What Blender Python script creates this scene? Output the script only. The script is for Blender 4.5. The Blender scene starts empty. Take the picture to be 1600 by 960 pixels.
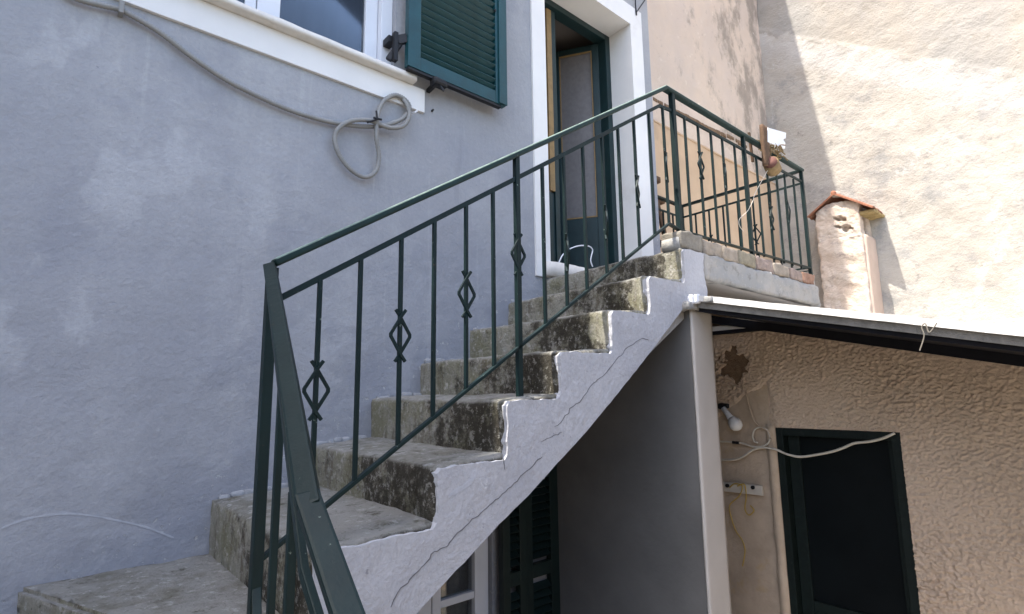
import bpy, bmesh, math, random
import mathutils
from mathutils import Vector, noise, Matrix

random.seed(7)
R = math.radians
sc = bpy.context.scene

# ------------------------------------------------------------------ camera
F_PX, YAW, PIT, ROL = 860.0, R(41.1), R(8.717), R(-.75)
CAM = Vector((0, -2.4, 0))
_f = Vector((math.sin(YAW)*math.cos(PIT), math.cos(YAW)*math.cos(PIT), math.sin(PIT)))
_r = Vector((math.cos(YAW), -math.sin(YAW), 0))
_u = _r.cross(_f)
RR = _r*math.cos(ROL) + _u*math.sin(ROL)
UU = -_r*math.sin(ROL) + _u*math.cos(ROL)
cd = bpy.data.cameras.new('camera')
cd.sensor_width = 36.0
cd.lens = F_PX/1600*36
cd.clip_end = 500
cd.clip_start = .02
cam = bpy.data.objects.new('camera', cd)
sc.collection.objects.link(cam)
m = Matrix((RR, UU, -_f)).transposed().to_4x4()
m.translation = CAM
cam.matrix_world = m
sc.camera = cam

# ------------------------------------------------------------------ light
SUN = Vector((-1.0, .285, 2.1)).normalized()          # towards the sun
w = bpy.data.worlds.new('World')
sc.world = w
w.use_nodes = True
nt = w.node_tree
bg = nt.nodes['Background']
sky = nt.nodes.new('ShaderNodeTexSky')
sky.sky_type = 'NISHITA'
sky.sun_disc = False
sky.dust_density = 3.0
sky.ozone_density = .4
sky.sun_elevation = math.asin(SUN.z)
sky.sun_rotation = math.atan2(SUN.x, SUN.y)
nt.links.new(sky.outputs[0], bg.inputs[0])
bg.inputs[1].default_value = .15
sl = bpy.data.lights.new('sun', 'SUN')
sl.energy = 2.5
sl.angle = R(.6)
sl.color = (1, .94, .84)
so = bpy.data.objects.new('sun', sl)
so.rotation_euler = SUN.to_track_quat('Z', 'Y').to_euler()
so.location = (-4, 0, 12)
sc.collection.objects.link(so)
sc.view_settings.view_transform = 'Standard'
sc.view_settings.look = 'None'
sc.view_settings.gamma = 1
sc.view_settings.exposure = 2.1

# ------------------------------------------------------------------ helpers
def ray(x, y):
    return (RR*(x-800) + UU*(480-y) + _f*F_PX).normalized()

def on(x, y, ax, v):
    """point seen at a photo pixel on the plane axis = v"""
    d = ray(x, y)
    return CAM + d*((v-CAM[ax])/d[ax])

def onpl(x, y, p, n):
    d = ray(x, y)
    return CAM + d*((p-CAM).dot(n)/d.dot(n))

def link(o, parent=None):
    sc.collection.objects.link(o)
    if parent:
        o.parent = parent
        o.matrix_parent_inverse = parent_inv(parent)
    return o

def parent_inv(p):
    return world(p).inverted()

def world(o):
    if o.parent:
        return world(o.parent) @ o.matrix_parent_inverse @ o.matrix_basis
    return o.matrix_basis.copy()

def tag(o, label, cat, group=None, kind=None):
    o['label'] = label
    o['category'] = cat
    if group:
        o['group'] = group
    if kind:
        o['kind'] = kind
    return o

def thing(name, loc, label, cat, group=None):
    o = bpy.data.objects.new(name, None)
    o.location = loc
    o.empty_display_size = .1
    sc.collection.objects.link(o)
    return tag(o, label, cat, group)

class MB:
    """collects vertices and faces for one mesh object"""
    def __init__(s):
        s.v, s.f = [], []

    def add(s, vs, fs):
        b = len(s.v)
        s.v += [tuple(p) for p in vs]
        s.f += [tuple(i+b for i in f) for f in fs]
        return s

    def box(s, x0, x1, y0, y1, z0, z1):
        return s.add([(x, y, z) for z in (z0, z1) for y in (y0, y1) for x in (x0, x1)],
                     [(0, 2, 3, 1), (4, 5, 7, 6), (0, 1, 5, 4), (2, 6, 7, 3), (0, 4, 6, 2), (1, 3, 7, 5)])

    def bar(s, p0, p1, w, h, up=(0, 0, 1)):
        p0, p1 = Vector(p0), Vector(p1)
        d = (p1-p0).normalized()
        a = d.cross(Vector(up))
        if a.length < 1e-4:
            a = d.cross(Vector((0, 1, 0)))
        a.normalize()
        b = a.cross(d).normalized()
        vs = []
        for p in (p0, p1):
            for sa, sb in ((-1, -1), (1, -1), (1, 1), (-1, 1)):
                vs.append(p + a*(sa*w/2) + b*(sb*h/2))
        return s.add(vs, [(0, 1, 2, 3), (7, 6, 5, 4), (0, 4, 5, 1), (1, 5, 6, 2), (2, 6, 7, 3), (3, 7, 4, 0)])

    def sweep(s, pts, w, h, up=(0, 0, 1)):
        """rectangular section swept along a polyline, mitred"""
        pts = [Vector(p) for p in pts]
        n = len(pts)
        vs, fs = [], []
        for i, p in enumerate(pts):
            d0 = (pts[i]-pts[i-1]).normalized() if i else None
            d1 = (pts[i+1]-pts[i]).normalized() if i < n-1 else None
            d = ((d0 or d1) + (d1 or d0)).normalized()
            a = d.cross(Vector(up)).normalized()
            b = a.cross(d).normalized()
            k = 1.0
            if d0 and d1:
                k = 1/max(.5, math.sqrt((1+d0.dot(d1))/2))
            hd = abs((d0 or d1).cross(d1 or d0).dot(b)) > abs((d0 or d1).cross(d1 or d0).dot(a))
            kw, kh = (k, 1) if hd else (1, k)
            for sa, sb in ((-1, -1), (1, -1), (1, 1), (-1, 1)):
                vs.append(p + a*(sa*w/2*kw) + b*(sb*h/2*kh))
        for i in range(n-1):
            for j in range(4):
                q = (j+1) % 4
                fs.append((i*4+j, i*4+q, i*4+4+q, i*4+4+j))
        fs += [(3, 2, 1, 0), tuple(range(4*n-4, 4*n))]
        return s.add(vs, fs)

    def tube(s, pts, r, seg=8, rib=0):
        pts = [Vector(p) for p in pts]
        n = len(pts)
        vs, fs = [], []
        a = None
        for i, p in enumerate(pts):
            d = (pts[min(i+1, n-1)]-pts[max(i-1, 0)]).normalized()
            if a is None:
                a = d.cross(Vector((.3, .5, .81))).normalized()
            a = (a - d*a.dot(d)).normalized()
            b = d.cross(a)
            rr = r(i/(n-1)) if callable(r) else r
            if rib and i % 2:
                rr *= 1-rib
            for j in range(seg):
                t = 2*math.pi*j/seg
                vs.append(p + a*(rr*math.cos(t)) + b*(rr*math.sin(t)))
        for i in range(n-1):
            for j in range(seg):
                q = (j+1) % seg
                fs.append((i*seg+j, i*seg+q, i*seg+seg+q, i*seg+seg+j))
        fs += [tuple(range(seg))[::-1], tuple(range(seg*(n-1), seg*n))]
        return s.add(vs, fs)

    def prism(s, poly, ax, a0, a1):
        """2-D polygon (may be concave) extruded along axis ax from a0 to a1"""
        def P(q, t):
            return {0: (t, q[0], q[1]), 1: (q[0], t, q[1]), 2: (q[0], q[1], t)}[ax]
        n = len(poly)
        vs = [P(q, a0) for q in poly] + [P(q, a1) for q in poly]
        tri = mathutils.geometry.tessellate_polygon([[Vector((q[0], q[1], 0)) for q in poly]])
        fs = [tuple(t) for t in tri] + [tuple(i+n for i in reversed(t)) for t in tri]
        fs += [(i, (i+1) % n, n+(i+1) % n, n+i) for i in range(n)]
        return s.add(vs, fs)

    def rough(s, x0, x1, y0, y1, z0, z1, seg=.025, rad=.012, amp=.004, sd=0., chip=.6, fn=None):
        """box of rounded, chipped, uneven faces"""
        lo, hi = (x0, y0, z0), (x1, y1, z1)
        n = [max(1, int(round((hi[k]-lo[k])/seg))) for k in range(3)]
        idx, vs, fs = {}, [], []

        def vert(i, j, k):
            key = (i, j, k)
            if key in idx:
                return idx[key]
            p = Vector([lo[q] + (hi[q]-lo[q])*(key[q]/n[q]) for q in range(3)])
            o = Vector((sd*3.1, sd*1.7, sd*2.3))
            c = noise.noise(p*9+o)
            rr = rad*max(.3, 1+chip*2.2*c)
            q = Vector([min(max(p[t], lo[t]+min(rr, (hi[t]-lo[t])/2)), hi[t]-min(rr, (hi[t]-lo[t])/2)) for t in range(3)])
            d = p-q
            if d.length > 1e-9:
                dn = d.normalized()
                p = q + dn*rr
                p = p + dn*amp*(noise.noise(p*14+o)*1.0 + noise.noise(p*45+o)*.55)
            if fn:
                p = fn(p)
            idx[key] = len(vs)
            vs.append(p)
            return idx[key]
        for ax in range(3):
            b, c = [(1, 2), (0, 2), (0, 1)][ax]
            for side in (0, n[ax]):
                for i in range(n[b]):
                    for j in range(n[c]):
                        q = []
                        for di, dj in ((0, 0), (1, 0), (1, 1), (0, 1)):
                            t = [0, 0, 0]
                            t[ax], t[b], t[c] = side, i+di, j+dj
                            q.append(vert(*t))
                        fs.append(tuple(q))
        return s.add(vs, fs)

    def grid(s, fn, nu, nv, skip=None):
        vs = [fn(i/nu, j/nv) for j in range(nv+1) for i in range(nu+1)]
        fs = []
        for j in range(nv):
            for i in range(nu):
                if skip and skip((i+.5)/nu, (j+.5)/nv):
                    continue
                a = j*(nu+1)+i
                fs.append((a, a+1, a+nu+2, a+nu+1))
        return s.add(vs, fs)

    def build(s, name, mat, parent=None, smooth=False, bevel=0, fix=True, seg=2):
        me = bpy.data.meshes.new(name)
        me.from_pydata(s.v, [], s.f)
        if fix or bevel:
            bm = bmesh.new()
            bm.from_mesh(me)
            bmesh.ops.recalc_face_normals(bm, faces=bm.faces)
            if bevel:
                es = [e for e in bm.edges if len(e.link_faces) == 2 and e.calc_face_angle(0) > .5]
                bmesh.ops.bevel(bm, geom=es, offset=bevel, segments=seg, affect='EDGES', profile=.6)
            bm.to_mesh(me)
            bm.free()
        if smooth:
            for p in me.polygons:
                p.use_smooth = True
        me.materials.append(mat)
        o = bpy.data.objects.new(name, me)
        return link(o, parent)

def spline(pts, n=8):
    """Catmull-Rom through points"""
    pts = [Vector(p) for p in pts]
    out = []
    for i in range(len(pts)-1):
        p0, p1, p2, p3 = pts[max(i-1, 0)], pts[i], pts[i+1], pts[min(i+2, len(pts)-1)]
        for k in range(n):
            t = k/n
            out.append(.5*((2*p1)+(p2-p0)*t+(2*p0-5*p1+4*p2-p3)*t*t+(3*p1-p0-3*p2+p3)*t**3))
    out.append(pts[-1])
    return out

# ------------------------------------------------------------------ materials
class Mat:
    def __init__(s, name, rough=.85, spec=.3):
        s.m = bpy.data.materials.new(name)
        s.m.use_nodes = True
        s.t = s.m.node_tree
        s.b = s.t.nodes['Principled BSDF']
        s.b.inputs['Roughness'].default_value = rough
        s.b.inputs['Specular IOR Level'].default_value = spec
        s.tc = s.t.nodes.new('ShaderNodeTexCoord').outputs['Object']
        s.col = None
        s.h = None

    def N(s, t, **k):
        n = s.t.nodes.new(t)
        for a, v in k.items():
            setattr(n, a, v)
        return n

    def L(s, a, b):
        s.t.links.new(a, b)

    def noise(s, scale, detail=6, rough=.6, stretch=(1, 1, 1), off=0, dist=0.):
        mp = s.N('ShaderNodeMapping')
        mp.inputs['Scale'].default_value = stretch
        mp.inputs['Location'].default_value = (off, off*1.3, off*.7)
        s.L(s.tc, mp.inputs[0])
        n = s.N('ShaderNodeTexNoise')
        n.inputs['Scale'].default_value = scale
        n.inputs['Detail'].default_value = detail
        n.inputs['Roughness'].default_value = rough
        n.inputs['Distortion'].default_value = dist
        s.L(mp.outputs[0], n.inputs['Vector'])
        return n.outputs['Fac']

    def ramp(s, fac, a, b, va=0., vb=1.):
        r = s.N('ShaderNodeMapRange')
        r.interpolation_type = 'SMOOTHSTEP'
        r.inputs['From Min'].default_value = a
        r.inputs['From Max'].default_value = b
        r.inputs['To Min'].default_value = va
        r.inputs['To Max'].default_value = vb
        s.L(fac, r.inputs['Value'])
        return r.outputs[0]

    def math(s, op, a, b=None, clamp=False):
        n = s.N('ShaderNodeMath', operation=op, use_clamp=clamp)
        for i, v in enumerate((a, b)):
            if v is None:
                continue
            if isinstance(v, (int, float)):
                n.inputs[i].default_value = v
            else:
                s.L(v, n.inputs[i])
        return n.outputs[0]

    def xyz(s, k):
        n = s.N('ShaderNodeSeparateXYZ')
        s.L(s.tc, n.inputs[0])
        return n.outputs[k]

    def base(s, c):
        n = s.N('ShaderNodeRGB')
        n.outputs[0].default_value = (*c, 1)
        s.col = n.outputs[0]
        return s

    def mix(s, fac, c, mode='MIX'):
        n = s.N('ShaderNodeMix', data_type='RGBA', blend_type=mode)
        if isinstance(fac, (int, float)):
            n.inputs[0].default_value = fac
        else:
            s.L(fac, n.inputs[0])
        s.L(s.col, n.inputs[6])
        if isinstance(c, tuple):
            n.inputs[7].default_value = (*c, 1)
        else:
            s.L(c, n.inputs[7])
        s.col = n.outputs[2]
        return s

    def hgt(s, v, k):
        t = s.math('MULTIPLY', v, k)
        s.h = t if s.h is None else s.math('ADD', s.h, t)
        return s

    def done(s, strength=.5, dist=.01):
        if s.col is not None:
            s.L(s.col, s.b.inputs['Base Color'])
        if s.h is not None:
            b = s.N('ShaderNodeBump')
            b.inputs['Strength'].default_value = strength
            b.inputs['Distance'].default_value = dist
            s.L(s.h, b.inputs['Height'])
            s.L(b.outputs[0], s.b.inputs['Normal'])
        return s.m

def m_wall():
    m = Mat('grey_wall_paint', .9, .2).base((.31, .315, .332))
    x, z = m.xyz(0), m.xyz(2)
    m.mix(m.ramp(m.noise(.8, 6, .6), .36, .66), (.375, .38, .392))
    m.mix(m.ramp(m.noise(1.7, 7, .62, (1, 1, .14), 3), .46, .70, 0, .8), (.43, .43, .43))
    m.mix(m.ramp(m.noise(2.4, 7, .68, off=9), .50, .70, 0, .7), (.268, .278, .308))
    m.mix(m.ramp(m.noise(6, 9, .75, off=19), .60, .72, 0, .5), (.42, .425, .44))
    m.mix(m.ramp(m.noise(9, 7, .7, (1, 1, .12), 29), .58, .74, 0, .45), (.235, .24, .26))
    m.mix(m.ramp(m.noise(38, 5, .65, off=5), .67, .73, 0, .7), (.19, .20, .235))
    m.mix(m.math('MULTIPLY', m.ramp(m.noise(3.1, 5, .55, (1, 1, .55), 71), .60, .66, 0, .6), m.ramp(x, .2, 1.2, 1, .3)), (.44, .445, .455))
    m.mix(m.ramp(m.noise(1.1, 4, .5, (1, 1, .8), 83), .42, .62, 0, .45), (.255, .268, .30))
    m.mix(m.ramp(m.noise(14, 6, .7, (1, 1, .05), 77), .56, .70, 0, .4), (.43, .435, .44))
    m.mix(m.ramp(m.noise(75, 6, .75, off=47), .40, .62, 0, .22), (.235, .243, .265))
    m.mix(m.ramp(m.noise(22, 8, .78, off=53), .58, .68, 0, .35), (.45, .455, .465))
    # old pale plaster and a darker, bluer tone just above the steps
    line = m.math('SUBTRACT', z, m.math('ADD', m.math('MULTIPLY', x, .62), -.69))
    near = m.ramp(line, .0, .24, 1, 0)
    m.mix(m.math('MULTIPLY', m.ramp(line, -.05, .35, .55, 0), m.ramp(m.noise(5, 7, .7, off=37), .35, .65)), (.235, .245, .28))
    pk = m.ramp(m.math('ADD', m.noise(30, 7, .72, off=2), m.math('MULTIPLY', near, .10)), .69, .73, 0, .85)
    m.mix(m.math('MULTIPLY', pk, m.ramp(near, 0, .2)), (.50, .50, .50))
    m.hgt(m.noise(3, 6, .6), 2.5).hgt(m.noise(70, 7, .75), .22).hgt(m.noise(11, 6, .7, off=6), .5).hgt(pk, -.3)
    return m.done(.6, .016)

def m_plain(name, c, rough=.6, var=.12, sc_=12, bump=.2, spec=.35, dirt=None, dist=.003):
    m = Mat(name, rough, spec).base(c)
    m.mix(m.ramp(m.noise(sc_, 6, .6), .3, .75, 0, 1), tuple(v*(1-var) for v in c))
    if dirt:
        m.mix(m.ramp(m.noise(sc_*.6, 8, .7, off=4), .56, .72, 0, .7), dirt)
    m.hgt(m.noise(sc_*6, 5, .6), 1)
    return m.done(bump, dist)

def m_stringer():
    m = Mat('stringer_paint', .85, .25).base((.44, .44, .455))
    m.mix(m.ramp(m.noise(2.5, 6, .6), .35, .7), (.38, .38, .40))
    m.mix(m.ramp(m.noise(7, 7, .7, off=3), .56, .72, 0, .7), (.54, .54, .55))
    sp = m.noise(38, 5, .65, off=8)
    m.mix(m.ramp(sp, .66, .72, 0, .8), (.24, .24, .27))
    sc2 = m.noise(14, 6, .75, (1, 1, .5), 11, 1.5)
    m.mix(m.ramp(sc2, .64, .67, 0, .7), (.60, .60, .60))
    m.mix(m.ramp(m.noise(5, 9, .78, off=27), .56, .70, 0, .55), (.30, .295, .29))
    m.mix(m.ramp(m.noise(80, 6, .75, off=35), .42, .62, 0, .3), (.30, .30, .315))
    m.hgt(m.noise(9, 6, .6), 1.6).hgt(sc2, .9).hgt(m.noise(60, 4, .6), .3)
    return m.done(.7, .012)

def m_step():
    m = Mat('mossy_concrete', .95, .12).base((.33, .315, .26))
    y, z = m.xyz(1), m.xyz(2)
    sep = m.N('ShaderNodeSeparateXYZ')
    m.L(m.N('ShaderNodeNewGeometry').outputs['Normal'], sep.inputs[0])
    up = m.ramp(sep.outputs[2], .35, .8)
    m.mix(m.ramp(m.noise(4.5, 7, .65), .40, .62, 0, .85), (.215, .205, .13))
    m.mix(m.ramp(m.noise(12, 8, .72, (1, 1, .28), 6), .48, .64, 0, .8), (.135, .115, .085))
    m.mix(m.ramp(m.noise(26, 8, .75, off=2), .53, .64, 0, .9), (.47, .45, .40))
    # black crust: heavier towards the open side of the stair
    g = m.ramp(y, -.95, .0, .14, -.11)
    crust = m.math('ADD', m.noise(9, 10, .78, off=7), g)
    crust = m.math('ADD', crust, m.math('MULTIPLY', m.noise(2.6, 4, .5, off=1), .22))
    edge = m.math('ADD', y, m.ramp(m.noise(9, 5, .6, off=31), .3, .7, -.03, .03))
    crust = m.math('SUBTRACT', crust, m.math('MULTIPLY', m.ramp(edge, -.85, -.89), m.ramp(z, .12, .3, 0, .35)))
    m.mix(m.ramp(crust, .56, .74, 0, .92), (.042, .036, .028))
    m.mix(m.ramp(m.noise(36, 8, .78, off=13), .535, .60, 0, .8), (.34, .325, .285))
    m.mix(m.ramp(m.noise(70, 6, .75, off=17), .60, .68, 0, .8), (.02, .018, .014))
    old = m.col
    m.base((.34, .33, .30))
    m.mix(m.ramp(m.noise(5, 8, .7, off=15), .44, .66, 0, .9), (.20, .19, .15))
    m.mix(m.ramp(m.noise(24, 8, .75, off=5), .54, .64, 0, .8), (.50, .49, .46))
    m.mix(m.ramp(m.noise(9, 9, .78, off=21), .53, .66, 0, .85), (.095, .09, .06))
    m.mix(m.ramp(m.noise(60, 7, .75, off=61), .56, .66, 0, .6), (.14, .135, .115))
    top = m.col
    m.col = old
    m.mix(up, top)
    m.hgt(m.noise(12, 9, .74), 1.6).hgt(m.noise(55, 7, .75, off=3), 1.2)
    return m.done(1., .014)

def m_metal(name, c, chip=(.28, .36, .30), rough=.42, top=None):
    m = Mat(name, rough, .22).base(c)
    m.mix(m.ramp(m.noise(9, 5, .6), .35, .7, 0, .6), tuple(v*1.5 for v in c))
    m.mix(m.ramp(m.noise(45, 6, .7, off=4), .665, .70, 0, .85), chip)
    m.mix(m.ramp(m.noise(28, 7, .75, off=24), .66, .71, 0, .8), (.085, .04, .02))
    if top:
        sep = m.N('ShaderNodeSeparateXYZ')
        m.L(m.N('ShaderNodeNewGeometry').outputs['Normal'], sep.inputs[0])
        m.mix(m.math('MULTIPLY', m.ramp(sep.outputs[2], .15, .6), m.ramp(m.noise(18, 7, .7, off=8), .3, .6, .45, 1)), top)  # light on upward faces painted in as a paler colour
    m.hgt(m.noise(40, 5, .6), 1)
    return m.done(.4, .003)

def m_stucco():
    m = Mat('pink_stucco', .95, .12).base((.63, .485, .365))
    m.mix(m.ramp(m.noise(1.6, 5, .6), .35, .7, 0, .8), (.58, .445, .33))
    m.mix(m.ramp(m.noise(5, 7, .7, off=4), .55, .72, 0, .5), (.66, .53, .40))
    m.mix(m.ramp(m.noise(9, 8, .7, off=14), .6, .72, 0, .55), (.40, .295, .215))
    m.mix(m.ramp(m.noise(60, 8, .75, off=34), .54, .66, 0, .5), (.38, .275, .20))
    m.hgt(m.noise(60, 6, .7), 1).hgt(m.noise(140, 5, .7), .8)
    return m.done(.9, .006)

def m_back():
    m = Mat('old_cream_render', .95, .12).base((0.405, 0.378, 0.336))
    y, z = m.xyz(1), m.xyz(2)
    m.mix(m.ramp(m.noise(.9, 7, .6), .42, .58), (0.361, 0.334, 0.295))
    m.mix(m.ramp(m.noise(2.3, 10, .76, off=6), .48, .66, 0, .75), (0.229, 0.231, 0.228))
    m.mix(m.ramp(m.noise(3.4, 9, .74, (1, 1, .7), 16), .55, .66, 0, .85), (0.427, 0.410, 0.382))
    m.mix(m.ramp(m.noise(6, 10, .78, (1, 1, 1.3), 23), .57, .68, 0, .8), (0.197, 0.186, 0.180))
    m.mix(m.ramp(m.noise(22, 8, .75, off=33), .62, .70, 0, .6), (0.246, 0.222, 0.196))
    # later, duller render above the line of a vanished roof
    e = m.math('SUBTRACT', z, m.math('ADD', m.math('MULTIPLY', y, .7466), 4.333))
    e = m.math('ADD', e, m.ramp(m.noise(4, 7, .7, off=3), .3, .7, -.09, .09))
    up = m.ramp(e, -.015, .015)
    low = m.col
    m.base((0.338, 0.307, 0.265))
    m.mix(m.ramp(m.noise(1.1, 8, .62, (1, 1, .5), 41), .4, .65, 0, .9), (0.293, 0.282, 0.262))
    m.mix(m.ramp(m.noise(5, 9, .75, off=43), .55, .68, 0, .6), (0.253, 0.227, 0.189))
    hi = m.col
    m.col = low
    band = m.ramp(m.math('ABSOLUTE', m.math('ADD', e, .22)), .03, .30, .85, 0)
    m.mix(band, (0.411, 0.395, 0.373))
    m.mix(up, hi)
    m.hgt(m.noise(3, 9, .68), 2.5).hgt(m.noise(16, 9, .75, (1, 1, 1.4)), 1.3).hgt(m.noise(60, 5, .7), .5)
    return m.done(.6, .025)

def m_beige():
    m = Mat('beige_stained_render', .95, .12).base((0.627, 0.515, 0.414))
    z = m.xyz(2)
    x = m.xyz(0)
    m.mix(m.ramp(m.noise(1.4, 7, .65, (1, 1, .6)), .40, .66, 0, .8), (0.560, 0.470, 0.398))
    st = m.math('ADD', m.noise(2.6, 9, .72, (1, 1, .6), 5), m.ramp(x, 4.6, 6.8, -.04, .13))
    m.mix(m.ramp(st, .53, .70, 0, .85), (0.280, 0.241, 0.202))
    m.mix(m.ramp(m.noise(12, 8, .75, off=9), .60, .70, 0, .7), (0.336, 0.280, 0.224))
    m.mix(m.ramp(m.noise(8, 8, .7, off=19), .60, .70, 0, .7), (0.739, 0.650, 0.549))
    m.mix(m.ramp(x, 3.9, 4.35, .85, 0), (0.672, 0.594, 0.538))
    m.hgt(m.noise(6, 8, .65), 1.6).hgt(m.noise(40, 6, .7), .6)
    return m.done(.7, .015)

def m_concrete():
    m = Mat('grey_slab_concrete', .95, .15).base((.27, .268, .258))
    m.mix(m.ramp(m.noise(3, 7, .65), .42, .6, 0, .9), (.345, .325, .295))
    m.mix(m.ramp(m.noise(14, 8, .7, off=4), .55, .68, 0, .7), (.17, .16, .145))
    m.mix(m.ramp(m.noise(40, 6, .7, off=14), .6, .68, 0, .6), (.44, .43, .40))
    m.hgt(m.noise(16, 8, .7), 1.4).hgt(m.noise(70, 5, .6), .5)
    return m.done(.8, .01)

def m_glass():
    """thin pane: see-through with a mirror share that grows at grazing angles"""
    m = Mat('window_glass', .05, .5)
    tr = m.N('ShaderNodeBsdfTransparent')
    tr.inputs[0].default_value = (.74, .77, .80, 1)
    gl = m.N('ShaderNodeBsdfGlossy')
    gl.inputs['Roughness'].default_value = .03
    fr = m.N('ShaderNodeFresnel')
    fr.inputs[0].default_value = 1.5
    mx = m.N('ShaderNodeMixShader')
    m.L(fr.outputs[0], mx.inputs[0])
    m.L(tr.outputs[0], mx.inputs[1])
    m.L(gl.outputs[0], mx.inputs[2])
    m.L(mx.outputs[0], m.t.nodes['Material Output'].inputs[0])
    return m.m

def m_chimney():
    m = Mat('chimney_render', .95, .12).base((.53, .43, .35))
    m.mix(m.ramp(m.noise(4, 8, .68), .42, .62, 0, .85), (.59, .51, .43))
    m.mix(m.ramp(m.noise(8, 9, .75, (1, 1, 1.8), 7), .54, .66, 0, .8), (.32, .27, .25))
    m.hgt(m.noise(9, 8, .7, (1, 1, 1.5)), 2).hgt(m.noise(40, 6, .7), .8)
    return m.done(.8, .02)

WALL = m_wall()
TRIM = m_plain('white_trim_paint', (.74, .73, .71), .7, .07, 4, .25, .3, (.62, .60, .57))
STONE = m_plain('pale_sill_stone', (.66, .63, .58), .6, .12, 16, .3, .35, (.50, .45, .38))
STRING = m_stringer()
STEP = m_step()
RAIL = m_metal('dark_green_rail_paint', (.0045, .0135, .0135), (.17, .21, .18), .5)
SUNTOP = m_metal('sunlit_top_rail_paint', (.0085, .024, .023), (.17, .21, .18), .5, (.22, .29, .24))  # sunlit handrail top put into the colour
STUCCO = m_stucco()
BACK = m_back()
BEIGE = m_beige()
OCHRE = m_plain('ochre_lower_render', (.58, .42, .28), .95, .16, 3, .6, .12, (.42, .31, .22), .01)
CONC = m_concrete()
GLASS = m_glass()
PVC = m_plain('white_window_paint', (.66, .68, .72), .45, .06, 6, .1)
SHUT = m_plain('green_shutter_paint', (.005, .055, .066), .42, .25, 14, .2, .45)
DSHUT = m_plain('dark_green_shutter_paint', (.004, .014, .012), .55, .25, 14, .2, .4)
DOORG = m_plain('dark_green_door_paint', (.010, .030, .032), .5, .3, 9, .3, .4)
OLDG = m_plain('worn_dark_green_paint', (.005, .011, .0095), .6, .35, 30, .4, .25, (.018, .026, .023))
BLACK = m_plain('black_iron', (.012, .012, .014), .55, .2, 20, .2)
DARK = m_plain('dark_interior', (.05, .045, .04), .9, .2, 4, .2)
ROOM = m_plain('room_plaster', (.20, .175, .16), .9, .1, 3, .2)
OCHW = m_plain('varnished_ochre_wood', (.28, .18, .075), .5, .25, 20, .2)
FROST = m_plain('frosted_door_glass', (.17, .155, .15), .35, .2, 30, .3, .4)
CURT = m_plain('beige_curtain', (.32, .29, .25), .9, .25, 60, .4)
BLKG = m_plain('unlit_interior_black', (.006, .008, .009), .35, .3, 4, .1, .12)  # black stands in for the unlit shed interior
WIREG = m_plain('grey_tie_wire', (.20, .18, .15), .7, .2, 20, .1)
NET = m_plain('grey_net_curtain', (.20, .215, .25), .9, .2, 3, .2)
CONDM = m_plain('grey_conduit_plastic', (.27, .265, .25), .6, .15, 20, .2)
CABLE = m_plain('cream_cable', (.62, .56, .47), .55, .15, 30, .1)
BULB = m_plain('white_bulb_glass', (.80, .79, .78), .25, .03, 10, .05, .5)
WOOD = m_plain('weathered_wood', (.13, .08, .05), .85, .35, 22, .6, .2, (.10, .06, .04))
ROPE = m_plain('dry_straw_rope', (.24, .17, .09), .9, .3, 60, .6, .15)
PLAST = m_plain('white_panel_plastic', (.72, .73, .76), .5, .06, 9, .1)
TERRA = m_plain('terracotta_tile', (.30, .135, .085), .9, .35, 14, .7, .15, (.34, .25, .18), .006)
LICH = m_plain('lichen_tile', (.36, .27, .13), .95, .4, 30, .6, .15, (.14, .11, .07))
CHIM = m_chimney()
CHIMS = m_plain('smooth_chimney_render', (.54, .42, .34), .95, .12, 5, .5, .12, (.44, .34, .28), .008)
SHEET = m_plain('fibre_cement_sheet', (.66, .65, .62), .85, .2, 9, .6, .2, (.33, .32, .29), .008)
UNDER = m_plain('black_roof_underside', (.012, .012, .016), .85, .3, 9, .3, .2)
SMOOTHP = m_plain('bare_smooth_plaster', (.54, .42, .31), .95, .25, 6, .7, .12, (.46, .31, .13), .008)
HOLE = m_plain('bare_brown_mortar', (.25, .17, .11), .98, .35, 25, .9, .1, (.28, .19, .12), .01)
GROUND = m_plain('courtyard_concrete', (.26, .24, .21), .95, .2, 2, .5, .15, (.24, .23, .20), .01)
PINKW = m_plain('pale_pier_paint', (.47, .435, .395), .9, .1, 3, .3, .2, (.44, .38, .34))
SHADEG = m_plain('shade_dark_pier_paint', (.15, .145, .138), .9, .25, 2.0, .6, .15, (.11, .105, .098), .006)  # pier side darkened in colour for the shade under the stair
CRACK = m_plain('crack_dirt', (.14, .138, .14), .95, .2, 40, .1)
SCUFF = m_plain('pale_scuff', (.43, .44, .47), .9, .15, 60, .2)
FILLET = m_plain('old_mortar', (.33, .335, .34), .95, .3, 20, .6, .12, (.20, .20, .19), .006)
BRICKS = [m_plain('kerb_brick_%s' % n, tuple(v*.78 for v in c), .95, .3, 25, .8, .12, d, .008) for n, c, d in (
    ('grey', (.33, .30, .25), (.24, .22, .18)), ('buff', (.42, .36, .29), (.30, .25, .2)),
    ('mossy', (.35, .31, .23), (.25, .23, .15)), ('pink', (.40, .315, .27), (.44, .38, .33)),
    ('red', (.40, .24, .17), (.33, .25, .21)))]

# ------------------------------------------------------------------ ground
GZ = -1.95
g = MB().add([(-70, -70, GZ), (70, -70, GZ), (70, 70, GZ), (-70, 70, GZ)], [(0, 1, 2, 3)]).build('ground', GROUND)
g['kind'] = 'structure'

W = -.972           # open side of the stair
YR = -.92           # plane of the stair railing

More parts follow.
